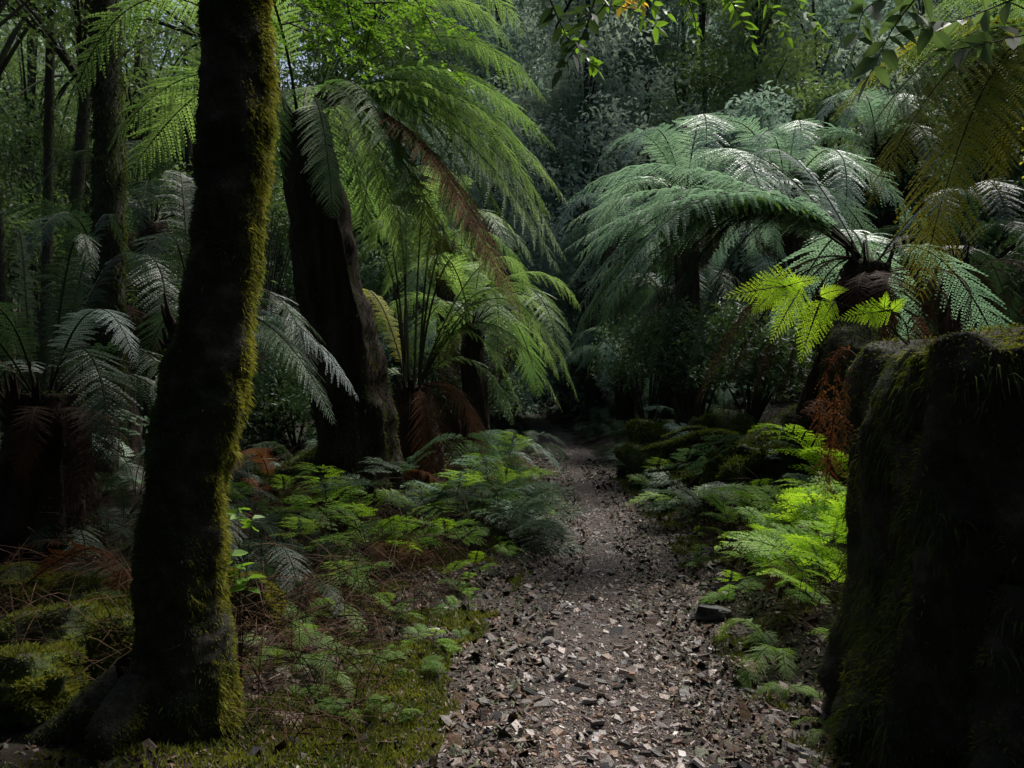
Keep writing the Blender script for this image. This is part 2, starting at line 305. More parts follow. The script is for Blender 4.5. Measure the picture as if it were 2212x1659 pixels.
def rockmesh(seed,sx,sy,sz,mats,sub=10,amp=.22,fz=0,fm=None):
    th=np.linspace(0,math.pi,sub); ph=np.linspace(0,2*math.pi,sub*2,endpoint=False); T,Pp=np.meshgrid(th,ph,indexing='ij')
    D=np.stack([np.sin(T)*np.cos(Pp),np.sin(T)*np.sin(Pp),np.cos(T)],-1)
    k=1+amp*fbm(D[...,0]+seed*3.1,D[...,1],D[...,2],1.5); D=np.sign(D)*np.abs(D)**.8; V=D*k[...,None]*A(sx,sy,sz)
    n_,m_=T.shape; i,j=np.meshgrid(np.arange(n_-1),np.arange(m_),indexing='ij'); j2=(j+1)%m_
    Q=np.stack([i*m_+j,(i+1)*m_+j,(i+1)*m_+j2,i*m_+j2],-1).reshape(-1,4); a=Acc(); V=V.reshape(-1,3); a.grid(V,Q)
    return a.mesh('stone',mats,smooth=sub>8),V,Q
rng=RG(3)
prot=[rockmesh(i,1,.7,.28,[M['darkrock']],5,.3)[0] for i in range(5)]
pale=surf('pale_stone',[(.12,.11,.10),(.32,.29,.275)],30,bump=.5,rough=.4,spec=.5)
prot2=[]
for p_ in prot:
    q=p_.copy(); q.materials.clear(); q.materials.append(pale); prot2.append(q)
for i in range(120):
    yy=2.7*math.exp(rng.random()**1.6*math.log(3.6)); xx=float(pc(yy)+rng.normal()*.5*hw(yy)); s=rng.uniform(.02,.06); dk=i%3==0
    o=obj('path_stone',(prot if dk else prot2)[i%5],None,(xx,yy,float(Z(xx,yy))+.006),(rng.normal()*.3,rng.normal()*.3,rng.uniform(0,6)),s)
    tag(o,'dark flat stone lying loose on the gravel path' if dk else 'pale flat stone lying loose on the gravel path','stone','dark stones on the path' if dk else 'pale stones on the path')
me,_,_=rockmesh(8,.12,.08,.06,[M['darkrock']],7,.3); q=P(1535,1335,5.1)
tag(obj('rock',me,None,(q[0],q[1],float(Z(q[0],q[1]))+.02)),'dark angular rock on the right edge of the path','rock')
me,_,_=rockmesh(9,.2,.12,.07,[M['darkrock']],7,.3); q=P(1385,1040,12)
tag(obj('rock',me,None,(q[0],q[1],float(Z(q[0],q[1]))+.02)),'low dark rock at the right edge where the path narrows','rock')
# ---------------- foreground mossy tree
rng=RG(21)
prof=[(1700,185,520),(1659,212,514),(1600,248,508),(1500,275,514),(1400,287,506),(1300,292,490),(1200,297,488),(1100,306,485),(1000,318,497),(900,333,524),(800,357,543),(700,388,546),(600,408,560),(500,420,572),(400,428,578),(300,433,590),(200,438,592),(100,440,588),(0,441,586)]
Yt=3.25; pts=[];rad=[]
for (yy,l,r) in prof: pts.append(P((l+r)/2,yy,Yt)); rad.append((r-l)/2/F*Yt*.93)
top=pts[-1]; pts+= [top+A(.05,0,1),top+A(.0,.1,3),top+A(.2,.2,6)]; rad+=[.13,.11,.07]
b=pts[0].copy(); b[2]=float(H(b[0],b[1])); root=empty('mossy_tree',b,'leaning curved tree trunk coated in moss with rim light coloured into its right edge, nearest on the left','tree')
loc=[p-b for p in pts]
a=Acc(); V,Q=tube(loc,rad,260,48,.09,11,seed=2); a.grid(V,Q)
for th,ln in ((2.7,.9),(3.5,.7),(4.4,.4),(1.9,.6),(3.1,.6)):
    d=A(math.cos(th),math.sin(th),0); s0=A(0,0,.05)+d*.12; e=d*ln; e[2]=float(H(b[0]+e[0],b[1]+e[1]))-b[2]-.05
    v,q=tube([s0+A(0,0,.10),s0+d*.16-A(0,0,.02),(s0+e)/2+A(0,0,-.02),e],[.10,.08,.05,.02],24,12,.2,8); a.grid(v,q)
obj('trunk',a.mesh('tree_trunk',[M['mossbark']],smooth=True),root)
VV=np.concatenate(a.v); QQ=np.concatenate(a.f)
keep=VV[QQ].mean(1)[:,2]<3.2
f=Acc(); fuzz(f,VV,QQ[keep],56000,.014,.002,rng,.6,lambda p,n:.12+1.*(fbm(p[:,0],p[:,1],p[:,2],5)>.0)+.4*np.clip(.4-p[:,2],0,1))
tag(obj('moss',f.mesh('trunk_moss',[M['mossdark']]),root),kind='stuff')
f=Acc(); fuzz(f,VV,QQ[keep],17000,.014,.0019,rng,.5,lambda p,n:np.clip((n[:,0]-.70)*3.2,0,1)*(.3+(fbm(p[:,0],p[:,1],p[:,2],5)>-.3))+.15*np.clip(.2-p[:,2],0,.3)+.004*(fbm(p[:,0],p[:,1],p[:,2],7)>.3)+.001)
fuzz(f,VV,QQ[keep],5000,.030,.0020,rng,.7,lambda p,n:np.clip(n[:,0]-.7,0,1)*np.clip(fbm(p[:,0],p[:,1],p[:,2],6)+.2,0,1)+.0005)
tag(obj('edge_moss',f.mesh('edge_moss',[M['moss']]),root),kind='stuff')  # moss fringe; its brighter colour on right-facing faces paints in the rim light
def cloud(acc,rng,cen,rad,n,size,flat=.6,sq=.6,asp=.4,mi=0):
    cen=np.asarray(cen); rad=np.asarray(rad); k=rng.choice(len(cen),n,p=rad**2/np.sum(rad**2))
    d=nrm(rng.normal(size=(n,3))); r=rng.random(n)**.45*rad[k]; p=cen[k]+d*r[:,None]*A(1,1,sq)
    nn=nrm(rng.normal(size=(n,3))+A(0,0,flat*2)); e=nrm(np.cross(nn,rng.normal(size=(n,3)))); w=np.cross(nn,e); L=size*rng.uniform(.5,1.4,(n,1))
    acc.quads(np.stack([p,p+e*L*.5+w*L*asp*.5,p+e*L-A(0,0,.15)*L,p+e*L*.5-w*L*asp*.5],1),mi)
def clumps(rng,c,R,k,rmin,rmax,sq=.6):
    d=nrm(rng.normal(size=(k,3)))*(rng.random((k,1))**.4)*A(R,R,R*sq); return A(*c)+d, rng.uniform(rmin,rmax,k)
def crownof(root,c,R,k,n,size,mat,rng,rmin,rmax,trunkpt,sq=.6,flat=.6,limb=.05,asp=.4):
    cen,rd=clumps(rng,c,R,k,rmin,rmax,sq); a=Acc(); cloud(a,rng,cen,rd,n,size,flat,asp=asp); obj('crown',a.mesh('crown',[M[mat]]),root)
    a=Acc()
    for q in cen[:min(k,14)]:
        mid=(trunkpt+q)/2+A(0,0,.1*R); v,f_=tube([trunkpt,mid,q],[limb,limb*.6,limb*.2],10,6,.1); a.grid(v,f_)
    obj('limbs',a.mesh('limbs',[M['bark']]),root)
crownof(root,A(-1.6,-1.0,4.6),2.0,20,4500,.16,'leafdark',rng,.6,1.1,loc[-2],.5)
def spray(accl,acct,rng,p0,p1,leaf,n,spread=.25,sag=.08):
    c=cr([p0,(p0+p1)/2+A(0,0,sag),p1],14); v,q=tube(c,np.linspace(.008,.0015,14),14,4); acct.grid(v,q)
    T=nrm(p1-p0); S=nrm(np.cross(T,A(0,0,1)))
    for i in range(n):
        t=rng.uniform(.1,1); b_=p0+(p1-p0)*t+A(0,0,sag*math.sin(3.14*t)*.9); sd=rng.choice([-1,1]); l=spread*(1.1-t)*rng.uniform(.5,1.2)
        e=b_+(S*sd+T*.7)*l+A(0,0,-.15*l+rng.normal()*.02); v,q=tube([b_,(b_+e)/2+A(0,0,.01),e],[.002,.0015,.0008],4,3); acct.grid(v,q)
        m_=int(l/leaf*1.6)+2; u=(np.arange(m_)+.5)/m_
        for s2 in (1,-1):
            pp=b_+(e-b_)*u[:,None]; dd=nrm(e-b_); dd2=nrm(np.cross(dd,A(0,0,1)))
            ee=nrm(dd2*s2+dd*.6+rng.normal(size=(m_,3))*.3); L=leaf*rng.uniform(.7,1.3,(m_,1)); ww=nrm(np.cross(ee,A(0,0,1)+rng.normal(size=(m_,3))*.3))*L*.28
            accl.quads(np.stack([pp,pp+ee*L*.5+ww,pp+ee*L,pp+ee*L*.5-ww],1),0)
la=Acc();ta=Acc()
for i in range(34):
    p0=P(rng.uniform(560,860),rng.uniform(-60,60),rng.uniform(5,6.2)); p1=p0+A(rng.uniform(-.2,.9),rng.uniform(-.4,.4),-rng.uniform(.1,.5)); spray(la,ta,rng,p0-b,p1-b,.035,12,.22)
for q in [P(700,-80,5.6),P(600,-50,5.3),P(800,-60,6)]:
    v,f_=tube([P(500,-110,3.3)-b,(P(500,-110,3.3)+q)/2-b+A(0,0,.25),q-b],[.04,.03,.012],16,8,.1); ta.grid(v,f_)
obj('foliage',la.mesh('branch_foliage',[M['leafbright']]),root); obj('branch',ta.mesh('branch',[M['bark']]),root)
# ---------------- stump
rng=RG(33)
sb=A(2.31,3.3,0.0); sb[2]=float(H(sb[0],sb[1]))-.05
root=empty('tree_stump',sb,'huge dark moss covered tree stump filling the right foreground','tree stump')
n,seg=130,180; a_=np.linspace(0,2*math.pi,seg,endpoint=False); zz=np.linspace(-.3,1,n)
AA,ZZ=np.meshgrid(a_,zz); hgt=1.68-sb[2]; cx_,sx_=np.cos(AA),np.sin(AA)
r=.82*(1+.05*nz(cx_*1.5,sx_*1.5,ZZ*.9,1.5)+.08*nz(cx_*3.5,sx_*3.5,ZZ*2.2,1.5,4)+.05*nz(cx_*8,sx_*8,ZZ*5,1.4,9)+.025*nz(cx_*16,sx_*16,ZZ*10,1.4,2))*(1+.08*np.clip(.30-ZZ,0,1)/.30)*(1-.08*np.clip((ZZ-.88)/.12,0,1)**2)
V=np.stack([cx_*r,sx_*r,ZZ*hgt+(.025*nz(cx_*2,sx_*2,0,1.2)+.04*nz(cx_*7,sx_*7,0,1.4,3))*sst(ZZ*ZZ)+.045*cx_*ZZ],-1)
caps=[V[-1:]*A(k,k,1)+A(0,0,.02*(1-k))+(.02*nz(V[-1:,:,0]*4,V[-1:,:,1]*4*k))[...,None]*A(0,0,1)*(1-k)*2 for k in (.93,.8,.6,.4,.2,.01)]
V=np.concatenate([V]+caps,0); n=V.shape[0]; i,j=np.meshgrid(np.arange(n-1),np.arange(seg),indexing='ij'); j2=(j+1)%seg
Q=np.stack([i*seg+j,i*seg+j2,(i+1)*seg+j2,(i+1)*seg+j],-1).reshape(-1,4); V=V.reshape(-1,3); a=Acc(); a.grid(V,Q)
for th,ln in ((3.4,.25),(3.9,.3),(4.5,.3),(5.1,.25)):
    d=A(math.cos(th),math.sin(th),0); s0=d*.74; e=d*(.85+ln); v,q=tube([s0+A(0,0,.6),s0+d*.08+A(0,0,.34),s0+d*.18+A(0,0,.12),e+A(0,0,-.05)],[.07,.10,.10,.04],24,14,.3,9); a.grid(v,q)
VV=np.concatenate(a.v); QQ=np.concatenate(a.f)
obj('trunk',a.mesh('stump_body',[M['mossbark']],smooth=True),root)
f=Acc(); fuzz(f,VV,QQ,60000,.022,.0025,rng,.6,lambda p,n:.12+.8*(p[:,2]>hgt*.9)+.3*np.clip(-n[:,0],0,1)+1.0*(fbm(p[:,0],p[:,1],p[:,2],3)>.1))
fuzz(f,VV,QQ,11000,.065,.003,rng,1.2,lambda p,n:(p[:,2]<hgt*.97)*(fbm(p[:,0],p[:,1],p[:,2],5)>.3)+1e-5)
tag(obj('moss',f.mesh('stump_moss',[M['mossdark']]),root),kind='stuff')
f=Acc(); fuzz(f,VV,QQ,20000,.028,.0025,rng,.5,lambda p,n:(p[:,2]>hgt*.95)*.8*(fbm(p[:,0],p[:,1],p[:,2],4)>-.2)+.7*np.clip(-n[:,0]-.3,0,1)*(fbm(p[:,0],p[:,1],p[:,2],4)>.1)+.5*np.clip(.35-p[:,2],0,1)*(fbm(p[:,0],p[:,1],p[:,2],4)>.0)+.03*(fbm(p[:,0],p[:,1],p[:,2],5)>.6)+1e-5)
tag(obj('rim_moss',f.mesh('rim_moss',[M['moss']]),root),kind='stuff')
# ---------------- big tree ferns
def hz(l): 
    out=[]
    for h in l:
        d=dict(t=P(*h[:3])); d.update(h[3] if len(h)>3 else {}); out.append(d)
    return out
cA=P(655,255,8); bA=P(785,1095,8); bA[2]=float(H(bA[0],bA[1]))
treefern('tall tree fern on the left with dark fibrous trunk and long drooping bright fronds','tree fern',bA,cA,.36,.22,'fern','fern',13,2.7,41,moss=9000,hm=18,hn=60,
 hero=hz([(1200,320,7.6,dict(r=.75)),(1228,440,7.4,dict(r=.6)),(1222,560,7.2,dict(r=.55)),(1205,585,7.0,dict(r=.4)),(1125,690,6.6,dict(r=.25,l='dead',w=.10)),(1060,600,7.2,dict(r=.35,l='fernolive')),(1150,500,7.9,dict(r=.6)),
 (880,600,7.4,dict(r=.5)),(800,530,7.7,dict(r=.4)),(960,560,7.9,dict(r=.5)),(1080,150,8.8,dict(r=.9)),(1130,75,9,dict(r=1.2)),(1010,520,8.4,dict(r=.7)),(900,480,7,dict(r=.6)),(720,470,6.9,dict(r=.3)),(1180,380,8.4,dict(r=.8)),(560,500,7.2,dict(r=.5)),
 (1190,470,8.3,dict(r=.75)),(1130,560,7.8,dict(r=.55)),(1040,480,7.2,dict(r=.55)),(830,450,7,dict(r=.5)),(1160,290,8.8,dict(r=.9)),(1100,420,8.6,dict(r=.8)),(860,560,8.6,dict(r=.5)),(970,640,7.0,dict(r=.4,l='fernolive')),(1090,640,6.9,dict(r=.3,l='deaddark',w=.12)),
 (1000,40,9,dict(r=1.3)),(1180,220,8.4,dict(r=1.05)),(900,10,8.6,dict(r=1.2)),(1110,110,8.2,dict(r=1.1))]),
 skipang=lambda t: t<1.0 or t>4.6)
cB=P(890,835,9.3); bB=P(905,1050,9.3); bB[2]=float(H(bB[0],bB[1]))
VS=dict(r=1.3,t0=.5,w=.12,rr=.016,d=.5,k1=.12,k2=.5)
treefern('short tree fern left of the path with upright stalks and brown dead fronds','tree fern',bB,cB,.30,.20,'fern','fern',2,1.5,42,hw_=.17,
 hero=hz([(1255,670,9.6,dict(r=1.1)),(1235,720,9.4,dict(r=1.2)),(1225,800,9.3,dict(r=1.3)),(1215,890,9.2,dict(r=1.2)),(1130,900,9.4,dict(r=1.1,w=.15)),(1150,640,9.9,dict(r=1.2)),(740,720,9.9,dict(r=1.1,l='fernolive')),
 (1180,760,9.6,dict(r=1.3)),(790,560,9.4,VS),(840,520,9.8,VS),(880,500,9.3,VS),(930,510,9.9,VS),(975,540,9.4,VS),(1030,590,9.2,VS),(760,620,9.2,VS),(1080,640,9.5,VS),
 (1068,1050,9.0,dict(r=.1,l='dead',k1=.5,w=.2)),(1040,930,8.9,dict(r=.15,l='dead',k1=.5,w=.2)),(1000,1060,8.7,dict(r=.05,l='dead',k1=.4,w=.2)),(840,1040,9,dict(r=.05,l='dead')),(940,1080,8.6,dict(r=.08,l='dead')),(1060,990,8.8,dict(r=.08,l='dead',k1=.5,w=.18)),(880,1060,8.7,dict(r=.05,l='deaddark'))]))
cC=P(1880,565,8); bC=P(1790,950,8.2); bC[2]=float(H(bC[0],bC[1]))
HI=dict(r=1.05,k1=.35,k2=.85)
treefern('broad tree fern on the right whose pale blue green fronds arch towards the path','tree fern',bC,cC,.30,.18,'fernbluesheen','fernbluesheen',12,2.2,43,moss=3000,dead=14,hw_=.14,hn=58,
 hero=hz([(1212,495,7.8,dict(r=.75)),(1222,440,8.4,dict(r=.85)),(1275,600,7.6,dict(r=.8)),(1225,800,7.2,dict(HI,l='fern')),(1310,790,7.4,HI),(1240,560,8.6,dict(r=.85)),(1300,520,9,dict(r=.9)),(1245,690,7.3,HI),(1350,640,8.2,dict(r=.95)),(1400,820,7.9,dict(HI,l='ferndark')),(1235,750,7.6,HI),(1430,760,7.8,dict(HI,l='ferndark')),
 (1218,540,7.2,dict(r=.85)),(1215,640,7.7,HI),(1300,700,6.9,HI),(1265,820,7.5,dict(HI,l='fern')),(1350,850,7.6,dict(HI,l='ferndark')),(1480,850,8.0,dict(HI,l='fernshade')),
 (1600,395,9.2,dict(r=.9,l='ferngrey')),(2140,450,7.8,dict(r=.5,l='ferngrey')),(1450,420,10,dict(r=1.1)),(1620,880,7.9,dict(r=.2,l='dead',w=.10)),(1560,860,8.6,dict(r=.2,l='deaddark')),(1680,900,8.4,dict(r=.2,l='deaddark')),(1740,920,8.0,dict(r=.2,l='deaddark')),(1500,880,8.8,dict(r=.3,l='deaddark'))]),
 skipang=lambda t: not (.3<t<2.3))
cI=P(2340,120,5.7); bI=A(4.1,5.8,0); bI[2]=float(H(bI[0],bI[1]))
treefern('near tree fern hanging olive and green fronds into the top right corner','tree fern',bI,cI,.22,.16,'fernolive','fernolive',6,1.8,44,hw_=.18,hn=66,hm=18,
 hero=hz([(1840,350,5.4,dict(r=.4,l='fern')),(1885,440,5.2,dict(r=.35)),(1800,250,5.9,dict(r=.5)),(1880,190,6,dict(r=.5,l='fern')),(2060,430,5.3,dict(r=.35,l='fern')),(1985,640,5.1,dict(r=.4)),(1930,90,5.5,dict(r=.5,l='fern')),(2150,400,5.2,dict(r=.35)),(1900,300,5.7,dict(r=.4,l='fern')),(2000,250,5.3,dict(r=.35,l='fern'))]),
 skipang=lambda t: 1.8<t<4.9)
cD=P(95,850,5.6); bD=cD.copy(); bD[2]=float(H(bD[0],bD[1]))
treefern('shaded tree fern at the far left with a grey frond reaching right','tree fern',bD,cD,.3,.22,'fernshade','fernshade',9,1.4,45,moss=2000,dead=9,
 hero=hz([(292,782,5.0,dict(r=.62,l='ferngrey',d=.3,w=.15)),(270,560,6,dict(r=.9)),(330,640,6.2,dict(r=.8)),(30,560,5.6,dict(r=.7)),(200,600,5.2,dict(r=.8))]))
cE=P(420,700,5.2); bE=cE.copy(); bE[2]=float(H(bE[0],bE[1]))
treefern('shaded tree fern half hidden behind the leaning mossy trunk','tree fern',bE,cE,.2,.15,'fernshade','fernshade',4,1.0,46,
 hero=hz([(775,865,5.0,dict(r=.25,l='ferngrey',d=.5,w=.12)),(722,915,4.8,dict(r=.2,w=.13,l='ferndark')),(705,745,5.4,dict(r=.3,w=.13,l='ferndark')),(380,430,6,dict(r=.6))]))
spots=[(1480,430,13.5,'pale green tree fern behind the broad right fern','fernbluesheen',15,2.4),(1700,420,14.5,'teal tree fern at the back right below the dark trees','fernbluesheen',13,2.5),(1020,700,14,'bright tree fern standing behind the short left tree fern','fern',14,2.3),
(1345,790,20,'small distant tree fern right of where the path disappears','fernbluesheen',16,2.0),(960,520,17,'tree fern half hidden behind the tall left fern','fern',13,2.4),
(230,640,9.5,'dark tree fern under the left forest trees','fernshade',12,1.8),(330,480,11,'dim tall tree fern beside the thick mossy left tree','fernshade',12,1.8),(2060,560,11,'dark tree fern behind the stump at right','fernshade',12,1.9),(1010,780,21,'low tree fern left of the bend of the path','fernbluesheen',16,2.2),
(1290,790,27,'far tree fern right of the bend of the path','fernbluesheen',14,2.2),(560,760,12,'dark tree fern behind the tall fern trunk','ferndark',12,1.9),(1900,330,17,'high tree fern on the right slope','fernbluesheen',13,2.4),
(1215,780,36,'farthest tree fern closing the end of the path','fern',15,2.6),(1580,600,19,'teal tree fern deep in the right hand shade','fernbluesheen',14,2.6),(1020,560,26,'tall far tree fern above the bend of the path','fern',14,2.8),(1340,520,23,'tall far tree fern under the hanging trees','fernbluesheen',14,2.8),(1085,790,28,'pale far tree fern leaning over the end of the path','fernbluesheen',15,2.2),(1440,640,17,'mid height tree fern in the gap above the right bank','ferndark',15,2.4)]
for i,(px,py,Yd,lab,lf,nf,L) in enumerate(spots):
    c=P(px,py,Yd); b_=c.copy()+A(.1,.1,0); b_[2]=float(H(b_[0],b_[1])); 
    if c[2]-b_[2]<.5: c[2]=b_[2]+.5
    treefern(lab,'tree fern',b_,c,.22,.17,lf,lf,nf,L,60+i,dead=9)
# ---------------- bracken / ground ferns
def bracken(acc,pts,W,rng,lobes=7,n=9,m=5,t0=.35,droop=.2):
    seg=np.linspace(0,1,len(pts)); 
    T_=nrm(np.gradient(pts,axis=0))
    for i in range(lobes):
        t=t0+(1-t0)*(i+.3)/lobes; tt=(t-t0)/(1-t0); p=A(*[np.interp(t,seg,pts[:,k]) for k in range(3)]); T=nrm(A(*[np.interp(t,seg,T_[:,k]) for k in range(3)])); S=nrm(np.cross(T,A(0,0,1)))
        for sd in (1,-1):
            L=W*(1-tt)**.8*rng.uniform(.85,1.1)+.02; D=nrm(sd*S+T*.55+A(0,0,rng.normal()*.12))
            e=p+D*L-A(0,0,droop*L); c=bez(p,p+D*L*.3+A(0,0,.03*L),p+D*L*.7,e,14)
            nn=max(4,int(n*(1-tt*.6))); frondgeo(acc,c,L*.38,n=nn,m=m,t0=.08,prof=tri,ang=28,droop=.1,rng=rng,rr=.0016,jit=.08,fill=.66)
    V,Q=tube(pts[::3],np.linspace(.0045,.001,len(pts[::3])),18,4); acc.grid(V,Q,1)
GF={}
def gf(kind,leaf):
    if kind not in GF:
        out=[]
        for i,(e,z) in enumerate([(60,.15),(45,-.05),(70,.35),(35,.05)]):
            rng=RG(300+i); a=Acc(); h=.75; rise=math.tan(math.radians(e))*h*.3
            bracken(a,bez(A(0,0,0),A(h*.25,0,rise),A(h*.7,.05,rise*1.2),A(h,.08*rng.normal(),z+rise*.3),48),.36,rng); out.append(a.mesh('bracken',[M[leaf],M['stem']]))
        GF[kind]=out
    return GF[kind]
def groundfern(label,x,y,kind,leaf,nf,L,seed,group=None,th0=None,spr=6.28,std_=False,name='ground_fern',pit=-.12):
    rng=RG(seed); root=empty(name,(x,y,float(Z(x,y))-.02),label,'fern',group)
    lf=std(kind,leaf,'stem') if std_ else gf(kind,leaf)
    for k in range(nf):
        th=(th0+ (rng.random()-.5)*spr) if th0 is not None else k*2.4+rng.normal()*.3
        obj('frond',lf[k%len(lf)],root,(rng.normal()*.03,rng.normal()*.03,0),(rng.normal()*.15,rng.normal()*.25+pit,th),L*rng.uniform(.6,1.15))
    return root
for i,(px,Yd,L,nf) in enumerate([(1770,5.0,.95,7),(1650,5.8,.65,5),(1710,6.4,.9,6),(1790,4.4,.6,5),(1590,7.0,.6,5),(1830,5.4,1.0,7),(1690,5.3,.6,5),(1760,6.0,1.0,6),(1810,6.8,1.1,6),(1640,7.4,.8,5)]):
    q=P(px,900,Yd); groundfern('bright lime green fern crowding the bank left of the stump',q[0],q[1],'gb','fernbright',nf,L,400+i,'bright ferns beside the stump',th0=3.5,spr=4.2,pit=-.4)
q=P(1690,900,4.3); groundfern('small ladder leaved fern low at the foot of the stump bank',q[0],q[1],'fernground','fernground',6,.5,420,std_=True,th0=3.2,spr=3)
for i,(x,y,L) in enumerate([(1.32,3.0,.22),(1.38,3.5,.26),(1.42,2.75,.2),(1.3,3.9,.3)]):
    groundfern('tiny dark fern tucked against the foot of the big stump',x,y,'fernground','fernground',5,L,425+i,'tiny ferns at the stump foot',std_=True)
L1=[(640,5.6,.9,'gm'),(740,6.2,1.0,'gm'),(820,6.8,1.0,'gm'),(900,7.3,.9,'gm'),(970,7.6,.85,'gb'),(1040,8.2,.75,'gb'),(560,6.6,.8,'gm'),(960,6.6,.6,'gb'),(760,5.2,.5,'gm'),(1085,10,.65,'gb'),(1085,12,.6,'gm'),(620,8,.7,'gm'),(700,7,.85,'gb'),(1010,9.4,.5,'gb'),(880,6.2,.6,'gb'),(800,6.1,.7,'gb')]
for i,(px,Yd,L,k) in enumerate(L1):
    q=P(px,900,Yd); groundfern('yellow green fern leaning to the left edge of the path' if k=='gb' else 'lacy mid green fern in the undergrowth left of the path',q[0],q[1],k,'fernbright' if k=='gb' else 'fernground',4 if i%3 else 6,L,440+i,'yellow green ferns at the left path edge' if k=='gb' else 'lacy ferns left of the path',pit=-.4 if i%2 else -.15)
q=P(700,900,3.9); groundfern('small low fern on the moss near the left trunk, nearest',q[0],q[1],'fernground','fernground',7,.36,480,std_=True)
q=P(800,900,4.3); groundfern('small low fern beside the path edge above the moss',q[0],q[1],'fernground','fernground',7,.34,481,std_=True)
q=P(620,900,4.2); groundfern('small low fern just right of the leaning trunk',q[0],q[1],'fernground','fernground',7,.36,482,std_=True)
for i,(px,Yd,L) in enumerate([(570,3.9,.3),(640,4.7,.35),(720,4.8,.38),(840,4.9,.3),(590,5.0,.4),(760,3.6,.22),(870,4.5,.22),(660,3.6,.25)]):
    q=P(px,900,Yd); groundfern('low dark green fern scattered on the mossy ground right of the leaning trunk',q[0],q[1],'gm' if i%2 else 'fernground','fernground',6,L,484+i,'low ferns on the near left moss',std_=i%2==0)
rng=RG(77)
for i in range(130):
    Yd=6.5*math.exp(rng.random()*math.log(40/6.5)); sd=rng.choice([-1,1]); x=float(pc(Yd)+sd*(hw(Yd)+.1+rng.gamma(1.3,.8)*(1+Yd*.03)))
    k=rng.choice(3,p=[.55,.25,.2]) if Yd<16 else 0; lf=['ferndark','fernground','fernbluesheen'][k]; kd=['gd','gm','gz'][k]; nmk=['dim','mid green','blue green'][k]
    if Yd>12: kd,lf=('ferndark','ferndark') if k==0 else (lf,lf)
    groundfern(nmk+' fern in the undergrowth on the '+('left' if sd<0 else 'right')+' further back',x,Yd,kd,lf,6,rng.uniform(.6,1.1)*(1+.012*Yd),500+i,nmk+' background ferns on the '+('left' if sd<0 else 'right'),std_=Yd>12)
for i in range(44):
    Yd=rng.uniform(4.8,14); x=rng.uniform(-.62,-.25)*Yd; groundfern('shaded fern on the dark floor behind the leaning trunk',x,Yd,'fernshade','fernshade',6,rng.uniform(.5,1.0),660+i,'shaded ferns on the far left floor',std_=True)
for i in range(36):
    Yd=3.4*math.exp(rng.random()*math.log(12/3.4)); sd=-1 if i%3 else 1; x=float(pc(Yd)+sd*(hw(Yd)+rng.uniform(-.02,.35)))
    groundfern('tiny green fern at the ragged '+('left' if sd<0 else 'right')+' edge of the path',x,Yd,'gm' if i%2 else 'gb','fernground' if i%2 else 'fernbright',4,rng.uniform(.16,.34),720+i,'tiny ferns at the '+('left' if sd<0 else 'right')+' path edge')
# bright frond over the stump
rng=RG(91); rt=P(1960,745,3.5); root=empty('bracken',rt,'glowing lime bracken frond arching left above the stump','fern')
a=Acc(); main=cr([rt,P(1900,690,3.45),P(1800,650,3.4),P(1700,622,3.35),P(1640,615,3.3)],40)-rt
V,Q=tube(main[::3],np.linspace(.004,.0015,14),20,5); a.grid(V,Q,1)
for (s,e,w) in [((1740,616),(1562,642),.34),((1735,615),(1664,742),.34),((1690,622),(1785,602),.28),((1770,640),(1834,626),.40),((1775,645),(1727,785),.36),((1805,650),(1768,712),.40),((1690,617),(1622,682),.38),((1700,620),(1640,606),.28)]:
    p0=P(*s,3.35)-rt; e_=P(*e,3.3)-rt; L=np.linalg.norm(e_-p0); c=bez(p0,p0+(e_-p0)*.35+A(0,.0,.015),p0+(e_-p0)*.7+A(0,0,.01),e_,16)
    frondgeo(a,c,L*w,n=17,m=8,t0=.03,prof=tri,ang=30,droop=.03,rng=rng,up=A(.05,-1,.2),rr=.002,jit=.04,fill=.62,stem=True)
obj('frond',a.mesh('bracken_frond',[M['fernlime'],M['stem']]),root)
rt=P(1965,742,3.4); root=empty('bracken',rt,'smaller bright bracken frond springing from the stump top','fern')
a=Acc(); V,Q=tube(cr([A(0,0,0),P(1950,690,3.35)-rt,P(1890,660,3.3)-rt],10),np.linspace(.003,.0012,10),12,5); a.grid(V,Q,1)
for (s,e,w) in [((1930,668),(1808,690),.34),((1925,672),(1962,642),.42),((1880,662),(1895,716),.42),((1910,665),(1915,628),.42)]:
    p0=P(*s,3.33)-rt; e_=P(*e,3.3)-rt; L=np.linalg.norm(e_-p0); c=bez(p0,p0+(e_-p0)*.35,p0+(e_-p0)*.7+A(0,0,.01),e_,16)
    frondgeo(a,c,L*w,n=14,m=7,t0=.03,prof=tri,ang=30,droop=.03,rng=rng,up=A(.05,-1,.2),rr=.002,jit=.04,fill=.62)
obj('frond',a.mesh('bracken_frond',[M['fernlime'],M['stem']]),root)
DL=[((1825,775),(1790,1070)),((1800,790),(1765,960)),((1960,700),(2000,745)),((1840,800),(1815,1040)),((1790,880),(1745,900)),((1815,900),(1780,1110)),((1850,770),(1790,800))]
DN=['long rust brown dead frond hanging down the left side of the stump','short rust brown dead frond left of the longer one on the stump','curled brown dead frond lying on the stump rim','dead frond pressed against the stump right of the longest one','little dead frond sticking out left of the stump','lowest dead frond hanging on the stump','dead frond drooping over the stump corner']
for i,(s,e) in enumerate(DL):
    p0=P(*s,2.85+.05*(i%5)); e_=P(*e,2.9); a=Acc(); frondgeo(a,archcurve(p0,e_,.05,.4)-p0,.036,n=38,m=6,rng=rng,up=A(0,-1,.3),rr=.003,droop=.8,jit=.6,fill=.5)
    tag(obj('dead_frond',a.mesh('dead_frond',[M['dead'],M['deadstem']]),None,p0),DN[i],'dead frond')
ds=std('dead','dead','deadstem'); rng=RG(15)
